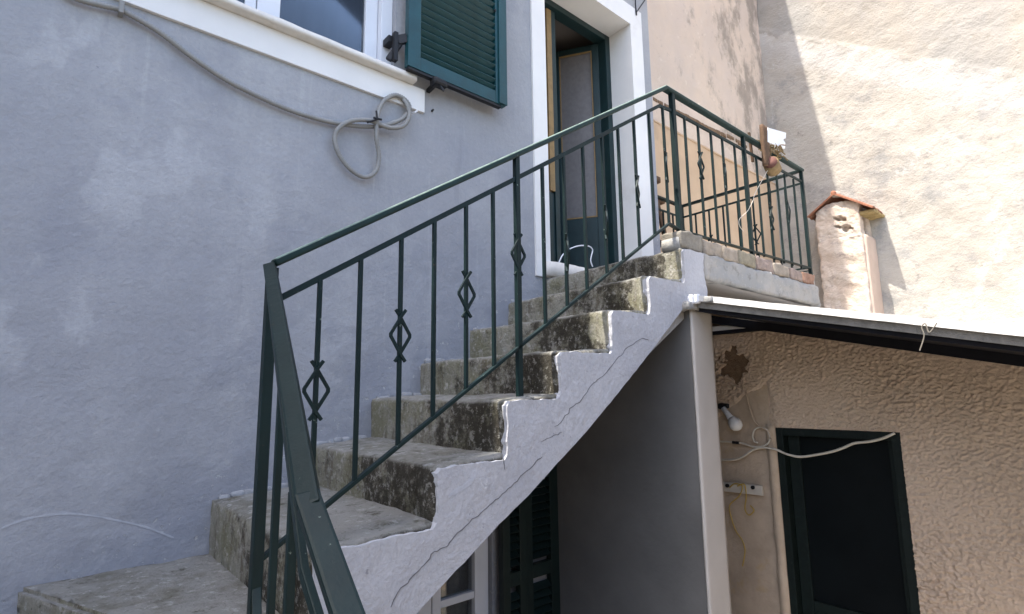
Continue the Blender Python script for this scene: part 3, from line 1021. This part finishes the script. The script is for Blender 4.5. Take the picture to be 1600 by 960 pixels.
# ragged dark run of old mortar above the ledge
b = MB()
x = HC+.02
while x < 6.1:
    L = .03+.09*random.random()
    b.rough(x, x+L, YN-.012, YN+.02, 2.70+.03*noise.noise(Vector((x*2, 0, 0)))-.02*random.random()+(x-3.6)*.045, 2.735+.03*noise.noise(Vector((x*2, 0, 0)))+(x-3.6)*.045, .02, .006, .006, x)
    x += L*(.75 + 1.0*random.random()*(1 if random.random() < .3 else 0))
o = b.build('mortar_run', HOLE, nb, smooth=True)
o['kind'] = 'stuff'
MB().box(HC+.004, XB, YN+.05, 5.9, GZ, 7.29).build('body', BEIGE, nb)
MB().box(HC-.2, XB+.2, YN-.005, 6.2, 7.301, 7.42).build('roof', TERRA, nb)

# ------------------------------------------------------------------ tall end wall
ew = thing('end_wall', (XB, -2, GZ), 'tall sunlit cream wall with patched render at the right, half in shadow', 'wall')
def endw(u, v):
    y = .45-6.2*u
    z = GZ+(9.5-GZ)*v
    p = Vector((0, y, z))
    scar = 4.55+(y-.292)*(4.55-2.863)/(.292+1.968)+.03*noise.noise(Vector((0, y*5, 0)))
    d = .018*noise.noise(p*1.7)+.010*noise.noise(p*6)+.003*noise.noise(p*19)
    e = (z-scar)
    d += .012*max(0, min(1, e/.04))
    return (XB+d, y, z)
MB().grid(endw, 300, 520).build('wall', BACK, ew, smooth=True, fix=False)
MB().box(XB+.12, XB+.6, -5.75, 6, GZ, 9.5).build('body', BACK, ew)

# ------------------------------------------------------------------ chimney
ch = thing('chimney', (6.62, -.39, .2), 'small rendered chimney with pitched terracotta tile cap against the tall wall', 'chimney')
CX, CY0, CY1 = 6.45, -0.607, -0.161
CM = -0.388
def rub(p):
    return p + Vector((.020*noise.noise(Vector((p.x, p.y*5, p.z*9)))+.010*noise.noise(p*24), .012*noise.noise(p*8+Vector((4, 0, 0))), 0))
MB().rough(CX, XB+.01, CY0, CY1, .0, 1.60, .020, .02, .010, 81, .8, rub).build('stack', CHIM, ch, smooth=True)
def gable(p):
    q = Vector((p.x, p.y, min(p.z, 2.05-.62*abs(p.y-CM)+.006*noise.noise(p*20))))
    if p.x < CX+.05:
        for hy, hz, a, b_ in ((CM-.02, 1.80, .058, .030), (CM-.065, 1.685, .065, .036), (CM+.01, 1.72, .03, .013)):
            r = ((p.y-hy)/a)**2+((p.z-hz-.35*(p.y-hy))/b_)**2+.9*noise.noise(p*26)
            if r < .8:
                q.x += .075
                break
        q.x += .012*noise.noise(p*11)
    return q
MB().rough(CX, CX+.11, CY0+.01, CY1-.005, 1.57, 1.99, .011, .015, .012, 83, .7, gable).build('front_gable', CHIM, ch, smooth=True)
MB().rough(6.71, XB+.02, CY0+.01, CY1-.01, 1.57, 1.89, .03, .015, .008, 85).build('back_post', CHIM, ch, smooth=True)
MB().rough(CX+.10, 6.72, CY1-.12, CY1-.01, 1.57, 1.84, .03, .012, .006, 86).build('side_wall', CHIM, ch, smooth=True)
MB().rough(CX+.03, XB+.01, CY0-.022, CY0+.03, .0, 1.585, .03, .008, .004, 87).build('side_render', CHIMS, ch, smooth=True)
RDG = Vector((0, CM, 2.085))
for side, yo, zo in ((-1, CY0-.115, 1.835), (1, CY1+.075, 1.885)):
    for i in range(3):
        x0 = CX-.05+i*.132
        a, b2 = Vector((x0, RDG.y, RDG.z)), Vector((x0, yo-.02*random.random(), zo+.006*random.random()))
        q = MB()
        vs, fs = [], []
        for j in range(7):
            t = j/6
            hgt = .018*math.sin(math.pi*t)+.004*i
            for c in (a, b2):
                vs += [(x0+.130*t, c.y, c.z+hgt), (x0+.130*t, c.y, c.z+hgt-.018)]
        for j in range(6):
            k0 = j*4
            fs += [(k0, k0+4, k0+6, k0+2), (k0+1, k0+3, k0+7, k0+5), (k0+2, k0+6, k0+7, k0+3), (k0, k0+1, k0+5, k0+4)]
        fs += [(0, 2, 3, 1), (24, 25, 27, 26)]
        q.add(vs, fs).build('tile', TERRA, ch, smooth=False)
for i in range(3):                      # lichen-covered under-tiles at the eave
    MB().rough(CX+.02+i*.115, CX+.12+i*.115, CY0-.13, CY0+.02, 1.80, 1.835, .012, .012, .008, 190+i, .9).build('eave_tile', LICH, ch, smooth=True)
MB().tube([(CX-.05, RDG.y, RDG.z), (CX+.2, RDG.y, RDG.z+.006), (XB-.0, RDG.y, RDG.z)], .026, 10).build('ridge_tile', TERRA, ch, smooth=True)
MB().rough(CX-.03, CX+.08, RDG.y-.04, RDG.y+.045, RDG.z-.03, RDG.z+.022, .015, .015, .01, 91).build('mortar_cap', CHIM, ch, smooth=True)

# ------------------------------------------------------------------ lean-to shed with stucco wall
XW = 3.30
shed = thing('shed', (4.2, -2, GZ), 'lean-to shed with rough pinkish stucco wall, dark doorway and sheet roof', 'shed')
def roofz(y):
    return .405 + .234*(y+.96)
# stucco wall facing the stair
DY0, DY1, DTZ = -.925, -1.548, -.226     # doorway: left and right jamb, head
def smoothmask(y, z):
    """0 where the render is missing and only smooth plaster is left"""
    a = (y+.90 + .03*noise.noise(Vector((0, y*9, z*9))))/.03
    b = (z+.10+(y+.70)*.55 + .05*noise.noise(Vector((3, y*9, z*9))))/.03
    return max(0., min(1., max(-a, b)))
def rope_relief(y, z):
    p = Vector((y*1.0, z*1.45, 0))
    wv = Vector((noise.noise(p*14), noise.noise(p*14+Vector((7, 3, 1))), 0))*.018
    a = 1-abs(noise.noise((p+wv)*27))*2.0
    b = noise.noise((p+wv)*44+Vector((5, 5, 5)))
    c = noise.noise((p+wv)*82+Vector((1, 5, 9)))
    d = noise.noise((p+wv)*130+Vector((2, 2, 2)))
    return (.0025*a+.0085*b+.0095*c+.0055*d)*max(.25, .75+1.1*noise.noise(p*2.2))+.004*noise.noise(p*6)
NY, NZ = 440, 440
Y0, Y1, Z0, Z1 = -.50, -2.32, -1.36, .50
def stucco(u, v):
    y = Y0+(Y1-Y0)*u
    z = Z0+(Z1-Z0)*v
    mk = smoothmask(y, z)
    d = rope_relief(y, z)*mk + (1-mk)*(-.012+.002*noise.noise(Vector((y*14, z*14, 0))))
    # patch where the render has fallen off
    hy, hz = (y+.705)/.095, (z-.145)/.105
    r = hy*hy+hz*hz+.8*noise.noise(Vector((y*16, z*16, 5)))+.6*noise.noise(Vector((y*45, z*45, 3)))
    if r < .8:
        d = -.022
    return (XW-d, y, z)
def inhole(u, v):
    y = Y0+(Y1-Y0)*u
    z = Z0+(Z1-Z0)*v
    return (DY1 < y < DY0 and z < DTZ) or z > roofz(y)-.02
sw = MB().grid(stucco, NY, NZ, inhole)
sw.build('stucco_wall', STUCCO, shed, smooth=True, fix=False)
sm = sw
# smooth plaster sheet and brown mortar sit where the stucco dips
MB().grid(lambda u, v: (XW+.0085-.0015*noise.noise(Vector((u*30, v*40, 0))), -.30-.603*u, GZ+(.02-GZ)*v), 50, 120).build('bare_plaster', SMOOTHP, shed, smooth=True, fix=False)
MB().grid(lambda u, v: (XW+.0165-.003*noise.noise(Vector((u*9, v*9, 0))), -.59-.24*u, .0+.29*v), 30, 30).build('bare_mortar', HOLE, shed, smooth=True, fix=False)
MB().box(XW+.06, XW+.10, -.31, DY0, GZ, .5).box(XW+.06, XW+.10, -3.2, DY1, GZ, .3).box(XW, XW+.059, -4.0, -2.321, GZ, -.05).box(XW, XW+.059, -2.32, DY1-.001, GZ, -1.361).box(XW+.061, XW+.10, DY1, DY0, DTZ, .35).build('wall_core', STUCCO, shed)
# doorway
jm = MB().rough(XW-.012, XW+.059, DY0-.004, DY0+.045, GZ, DTZ+.02, .03, .006, .004, 95).build('door_jamb', SMOOTHP, shed, smooth=True)
dr = MB().box(XW+.005, XW+.09, DY0-.045, DY0-.005, GZ, DTZ-.004).box(XW+.005, XW+.09, DY1+.004, DY1+.045, GZ, DTZ-.004) \
    .box(XW+.006, XW+.09, DY1+.046, DY0-.046, DTZ-.045, DTZ-.004).build('door', OLDG, shed, bevel=.004)
dr['label'] = 'dark green door frame of the shed, standing open to a black interior'
def dp(name, mat, y0, y1, x0, x1, z0, z1):
    return MB().box(x0, x1, y0, y1, z0, z1).build(name, mat, dr, bevel=.003)
dp('leaf_stile', OLDG, DY0-.11, DY0-.048, XW+.06, XW+.095, GZ, DTZ-.048)
dp('leaf_stile', OLDG, DY1+.048, DY1+.075, XW+.06, XW+.095, GZ, DTZ-.048)
dp('leaf_rail', OLDG, DY1+.076, DY0-.111, XW+.061, XW+.094, -1.25, -1.16)
dp('pane', BLKG, DY1+.074, DY0-.109, XW+.075, XW+.08, -1.16, DTZ-.047)
dp('panel', OLDG, DY1+.074, DY0-.109, XW+.07, XW+.085, GZ, -1.25)
MB().box(XW+.102, XW+1.6, -2.6, -.35, GZ+.01, GZ+.03).box(XW+1.6, XW+1.64, -2.6, -.35, GZ, .30).box(XW+.102, XW+1.6, -2.64, -2.6, GZ, .05).box(XW+.102, XW+1.6, -.35, -.31, GZ, .5).build('interior', DARK, shed)
# roof: sheets falling away from the house, black underside
def roof_sheet(x0, x1, y0, y1, t0, t1, name, mat, wav=0.):
    b = MB()
    n = 70
    vs, fs = [], []
    for i in range(n+1):
        y = y0+(y1-y0)*i/n
        dz = wav*(noise.noise(Vector((y*2.3, 1, 0)))+.5*noise.noise(Vector((y*8, 2, 0))))
        dx = wav*.8*noise.noise(Vector((y*3, 7, 0)))
        for x in (x0+dx, x1):
            vs += [(x, y, roofz(y)+t0+dz*.4), (x, y, roofz(y)+t1+dz)]
    for i in range(n):
        k0 = i*4
        fs += [(k0, k0+4, k0+5, k0+1), (k0+2, k0+3, k0+7, k0+6), (k0+1, k0+5, k0+7, k0+3), (k0, k0+2, k0+6, k0+4)]
    fs += [(0, 1, 3, 2), (4*n, 4*n+2, 4*n+3, 4*n+1)]
    return b.add(vs, fs).build(name, mat, shed)
roof_sheet(2.385, XB-.02, -.945, -4.2, .026, .054, 'roof_sheet', SHEET, .009)
roof_sheet(2.405, XB-.03, -.945, -4.2, -.006, .0255, 'roof_board', m_plain('grey_roof_edge_board', (.26, .245, .22), .9, .3, 25, .8, .15, (.13, .12, .10), .006), .004)
roof_sheet(2.425, XB-.03, -.95, -4.2, -.024, -.0045, 'roof_underside', UNDER)
roof_sheet(XW-.07, XW-.005, -.30, -4.2, -.075, -.0245, 'wall_plate', UNDER)
MB().box(3.25, XB-.02, -.944, -.002, .361, .39).build('roof_sheet', SHEET, shed)
MB().box(3.25, XB-.02, -.944, -.002, .34, .3605).build('roof_underside', UNDER, shed)
MB().rough(2.375, 2.40, -1.03, -.965, .405, .452, .012, .006, .004, 97).build('white_clip', PLAST, shed, smooth=True)
MB().rough(2.372, 2.398, -1.10, -1.055, .40, .432, .012, .006, .004, 98).build('lead_clip', CONC, shed, smooth=True)

# ------------------------------------------------------------------ loose things on the house wall
def wpt(x, y, yy=-.022):
    return on(x, y, 1, yy)
c1 = [wpt(*p) for p in ((95, -14), (125, 0), (160, 9), (186, 15), (210, 27), (250, 51), (300, 89), (350, 123), (400, 149), (450, 171), (500, 187), (545, 196))]
c2 = [wpt(585, 198, -.03), wpt(612, 193, -.036), wpt(632, 183, -.036), wpt(640, 168, -.03), wpt(633, 156, -.03), wpt(618, 149, -.03), wpt(602, 156, -.03), wpt(592, 172, -.035), wpt(589, 190, -.05),
      wpt(588, 215, -.05), wpt(592, 245, -.035), wpt(587, 268, -.03), wpt(570, 277, -.03), wpt(548, 265, -.03), wpt(529, 240, -.03), wpt(523, 215, -.03), wpt(531, 199, -.035), wpt(550, 189, -.045), wpt(575, 188, -.05), wpt(592, 194, -.055),
      wpt(610, 200, -.055), wpt(630, 197, -.05), wpt(639, 182, -.05), wpt(636, 165, -.045), wpt(627, 152, -.02)]
path = spline(c1+c2, 22)
pp = [path[0]]
acc = 0
for a, b2 in zip(path[:-1], path[1:]):
    acc += (b2-a).length
    if acc > .0045:
        pp.append(b2)
        acc = 0
cdt = thing('conduit_hose', wpt(560, 200), 'grey ribbed conduit sagging along the wall and looped below the window', 'hose')
MB().tube(pp, .0122, 8, .22).build('hose', CONDM, cdt, smooth=True)
p = wpt(587, 189, -.055)
MB().tube([p+Vector((-.004, -.012, .045)), p+Vector((0, -.018, .0)), p+Vector((-.05, -.012, -.03))], .005, 6).tube([p+Vector((-.02, -.018, .002)), p+Vector((.022, -.018, .006))], .006, 6).build('cable_tie', BLACK, cdt)
p = wpt(188, 14, -.01)
MB().box(p.x-.006, p.x+.010, -.040, .004, p.z-.03, p.z+.02).build('clip', CONDM, cdt, bevel=.003)
p = wpt(644, 178, -.02)
MB().tube([p+Vector((-.01, .02, 0)), p+Vector((.0, -.03, -.004)), p+Vector((.012, -.035, .008))], .005, 6).build('hook', PLAST, cdt)

bk = MB().tube([on(992, -20, 1, -.02), on(993, 8, 1, -.02), on(994.5, 24, 1, -.02)], .006, 6).tube([on(994, 20, 1, -.022), on(1001, 10, 1, -.022), on(1012, -6, 1, -.022)], .005, 6).build('black_cable', BLACK)
tag(bk, 'thin black forked cable above the right corner of the door surround', 'cable')

# white cord lying in the doorway
cp = [on(x, y, 1, .02) for x, y in ((873, 411), (879, 399), (889, 390), (902, 385), (914, 384), (922, 386), (926, 391), (924, 400), (923, 408), (926, 417))]
tag(MB().tube(spline(cp, 6), .0045, 6).build('cord', PLAST, smooth=True), 'white cord arched over the sill of the upper doorway', 'cord')

# ------------------------------------------------------------------ things tied to the landing handrail
p = on(1197, 232, 1, YR-.03)
o = thing('wooden_batten', (p.x, YR-.03, 1.46), 'short brown wooden batten tied upright to the landing handrail', 'batten')
q0, q1 = on(1184, 200, 1, YR-.03), on(1196, 200, 1, YR-.03)
MB().rough(q0.x+.035, q1.x, YR-.048, YR-.022, 1.40, q1.z, .02, .005, .003, 101).build('front_board', WOOD, o, smooth=True)
MB().bar((q0.x+.02, YR+.028, 1.44), (q0.x+.0, YR+.028, q0.z-.01), .022, .012, (0, 1, 0)).build('rear_board', WOOD, o, bevel=.002)
c0, c1, c2, c3 = [on(x, y, 1, YR-.035) for x, y in ((1196.5, 201), (1225, 209), (1223, 234), (1196, 223))]
nx = lambda t: c1.lerp(c2, t)
wb = MB().prism([(c3.x, c3.z), (c2.x, c2.z), (nx(.62).x, nx(.62).z), (nx(.55).x-.03, nx(.55).z), (nx(.42).x-.03, nx(.42).z), (nx(.36).x, nx(.36).z), (c1.x, c1.z), (c0.x, c0.z)], 1, YR-.05, YR-.02).build('notched_board', PLAST, bevel=.002)
tag(wb, 'white rectangular board with a notched edge on the landing handrail', 'board')
tw = MB()
for i in range(26):
    a = Vector((p.x+.02+random.random()*.20, YR-.015+random.uniform(-.03, .03), 1.565+random.uniform(-.02, .04)))
    pts = [a]
    for j in range(5):
        a = a+Vector((random.uniform(-.04, .04), random.uniform(-.02, .02), random.uniform(-.03, .025)))
        pts.append(a)
    tw.tube(spline(pts, 3), .004, 5)
tag(tw.build('straw_twine', ROPE), 'tangle of dry straw-coloured twine round the landing handrail', 'twine', kind='stuff')
tp = thing('tape_roll', (p.x+.01, YR-.05, 1.44), 'small straw-brown roll with a faded red end hanging below the batten', 'roll')
c = Vector((p.x-.01, YR-.055, 1.425))
dxx = Vector((.085, .02, -.02))
MB().tube([c, c+dxx], .048, 18).build('roll', ROPE, tp, smooth=True)
MB().tube([c-dxx*.12, c-dxx*.01], .040, 18).build('red_end', m_plain('faded_red', (.14, .06, .045), .8, .3, 30, .3), tp, smooth=True)
wc = [c+Vector((.0, .02, -.04)), on(1181, 300, 1, YR-.02), on(1176, 315, 1, YR-.02), on(1168, 330, 1, YR-.02), on(1156, 342, 1, YR-.02), on(1155, 352, 1, YR-.02), on(1162, 362, 1, YR-.02)]
tag(MB().tube(spline(wc, 6), .0018, 6).build('thin_wire', CABLE, smooth=True), 'thin pale wire hanging from the roll inside the landing railing', 'wire')

# boards leaning against the ochre wall behind the landing
bd = thing('board_stack', (3.9, .26, .7), 'stack of weathered wooden boards behind the landing railing by the house corner', 'boards')
for i, (z, dy) in enumerate(((1.02, 0), (1.22, .0), (1.42, .01), (1.62, .0), (1.80, .0), (1.93, .01))):
    MB().rough(HC+.02, 4.10-.05*(i % 3), .22+dy, .30+dy, z, z+.055, .03, .006, .004, 110+i).build('board', WOOD, bd, smooth=True)
MB().bar((3.72, .33, .4), (3.72, .33, 2.0), .05, .03, (0, 1, 0)).build('batten', WOOD, bd)
MB().bar((3.74, .19, 2.12), (4.12, .20, 1.05), .05, .02, (0, 1, 0)).build('leaning_board', WOOD, bd)

# ------------------------------------------------------------------ lamp, wires and terminal strip beside the shed door
def sp(x, y, d=.02):
    return on(x, y, 0, XW-d)
lb = thing('light_bulb', sp(1142, 650), 'white light bulb in a white socket hanging askew beside the shed door', 'bulb')
a, b2 = sp(1130, 638, .03), sp(1156, 672, .05)
ax = (b2-a).normalized()
Lb = (b2-a).length
prof_b = [(.0, .016), (.32, .017), (.38, .019), (.48, .022), (.58, .032), (.70, .040), (.80, .040), (.90, .033), (.97, .017), (1.0, .002)]
pts = [a+ax*(Lb*t) for t, _ in prof_b]
rs = [r for _, r in prof_b]
MB().tube(pts[3:], lambda t: rs[3+int(round(t*(len(rs)-4)))], 18).build('bulb', BULB, lb, smooth=True)
MB().tube(pts[:4], lambda t: rs[int(round(t*3))], 16).build('socket', PLAST, lb, smooth=True)
MB().rough(XW-.02, XW+.004, a.y-.03, a.y+.05, a.z-.005, a.z+.03, .012, .008, .006, 121).build('bracket', BLACK, lb, smooth=True)
def wire(name, pts, r, mat, label, cat='cable'):
    return tag(MB().tube(spline([sp(*q) for q in pts], 7), r, 6).build(name, mat, smooth=True), label, cat)
wire('white_cable', ((1127, 719, .02), (1150, 718), (1164, 712), (1175, 704), (1190, 700), (1210, 702, .03), (1230, 710, .03), (1250, 714, .03), (1275, 711, .03), (1300, 706, .03), (1318, 700, .03), (1335, 693, .03), (1360, 690, .03), (1380, 685, .03), (1398, 677, .02)), .0068, CABLE,
     'cream cable strung across the top of the dark shed door')
wire('joined_cable', ((1125, 690), (1140, 691), (1160, 693), (1175, 698), (1190, 698), (1200, 693), (1203, 686)), .0055, CABLE, 'short cream cable with a dark joint below the light bulb')
wire('looped_cable', ((1165, 612), (1172, 640), (1180, 660), (1190, 668), (1202, 676), (1207, 690), (1210, 702)), .006, SMOOTHP, 'thin tan cable running down from the broken render to the shed door')
wire('cable_loop', ((1204, 684), (1198, 672), (1187, 668), (1179, 672), (1176, 682), (1179, 690), (1184, 692)), .0055, CABLE, 'small cream cable loop left of the upper corner of the shed door')
p = sp(1150, 692, .022)
tag(MB().tube([p+Vector((0, .022, .001)), p+Vector((0, -.02, -.001))], .009, 8).build('cable_joint', BLACK), 'small dark cable joint just below the white light bulb', 'joint')
ts = thing('terminal_strip', sp(1160, 762), 'white terminal strip with two dark screws left of the shed door', 'strip')
q0, q1 = sp(1128, 760, .014), sp(1192, 767, .014)
MB().bar(q0, q1, .055, .02, (1, 0, 0)).build('plate', m_plain('aged_white_plastic', (.58, .52, .44), .6, .12, 15, .2), ts, bevel=.003)
for x in (1137, 1177):
    s = sp(x, 759 + (x-1137)*.07, .026)
    MB().tube([s, s+Vector((-.012, 0, 0))], .011, 10).build('screw', BLACK, ts)
YEL = m_plain('yellow_wire', (.50, .34, .07), .6, .2, 20, .1)
wire('yellow_wire', ((1140, 762, .03), (1148, 756, .035), (1160, 760, .035), (1155, 775), (1140, 790), (1143, 810), (1150, 830), (1160, 845), (1164, 862), (1160, 885)), .0035, YEL, 'thin yellow wire trailing down from the terminal strip', 'wire')
wire('yellow_wire', ((1152, 760, .032), (1163, 757, .035), (1166, 775), (1164, 795), (1170, 805), (1178, 798), (1172, 790)), .0035, YEL, 'short curled yellow wire below the middle of the terminal strip', 'wire')
for y0, dy in ((1451, .0), (1442, .01)):
    pass
t1 = [on(x, y, 0, 2.372) for x, y in ((1437, 548), (1444, 525), (1440, 512), (1446, 506), (1452, 520), (1464, 505))]
tag(MB().tube(spline(t1, 5), .0022, 5).build('tie_wire', WIREG), 'loose tie wire knotted over the edge of the shed roof', 'wire')
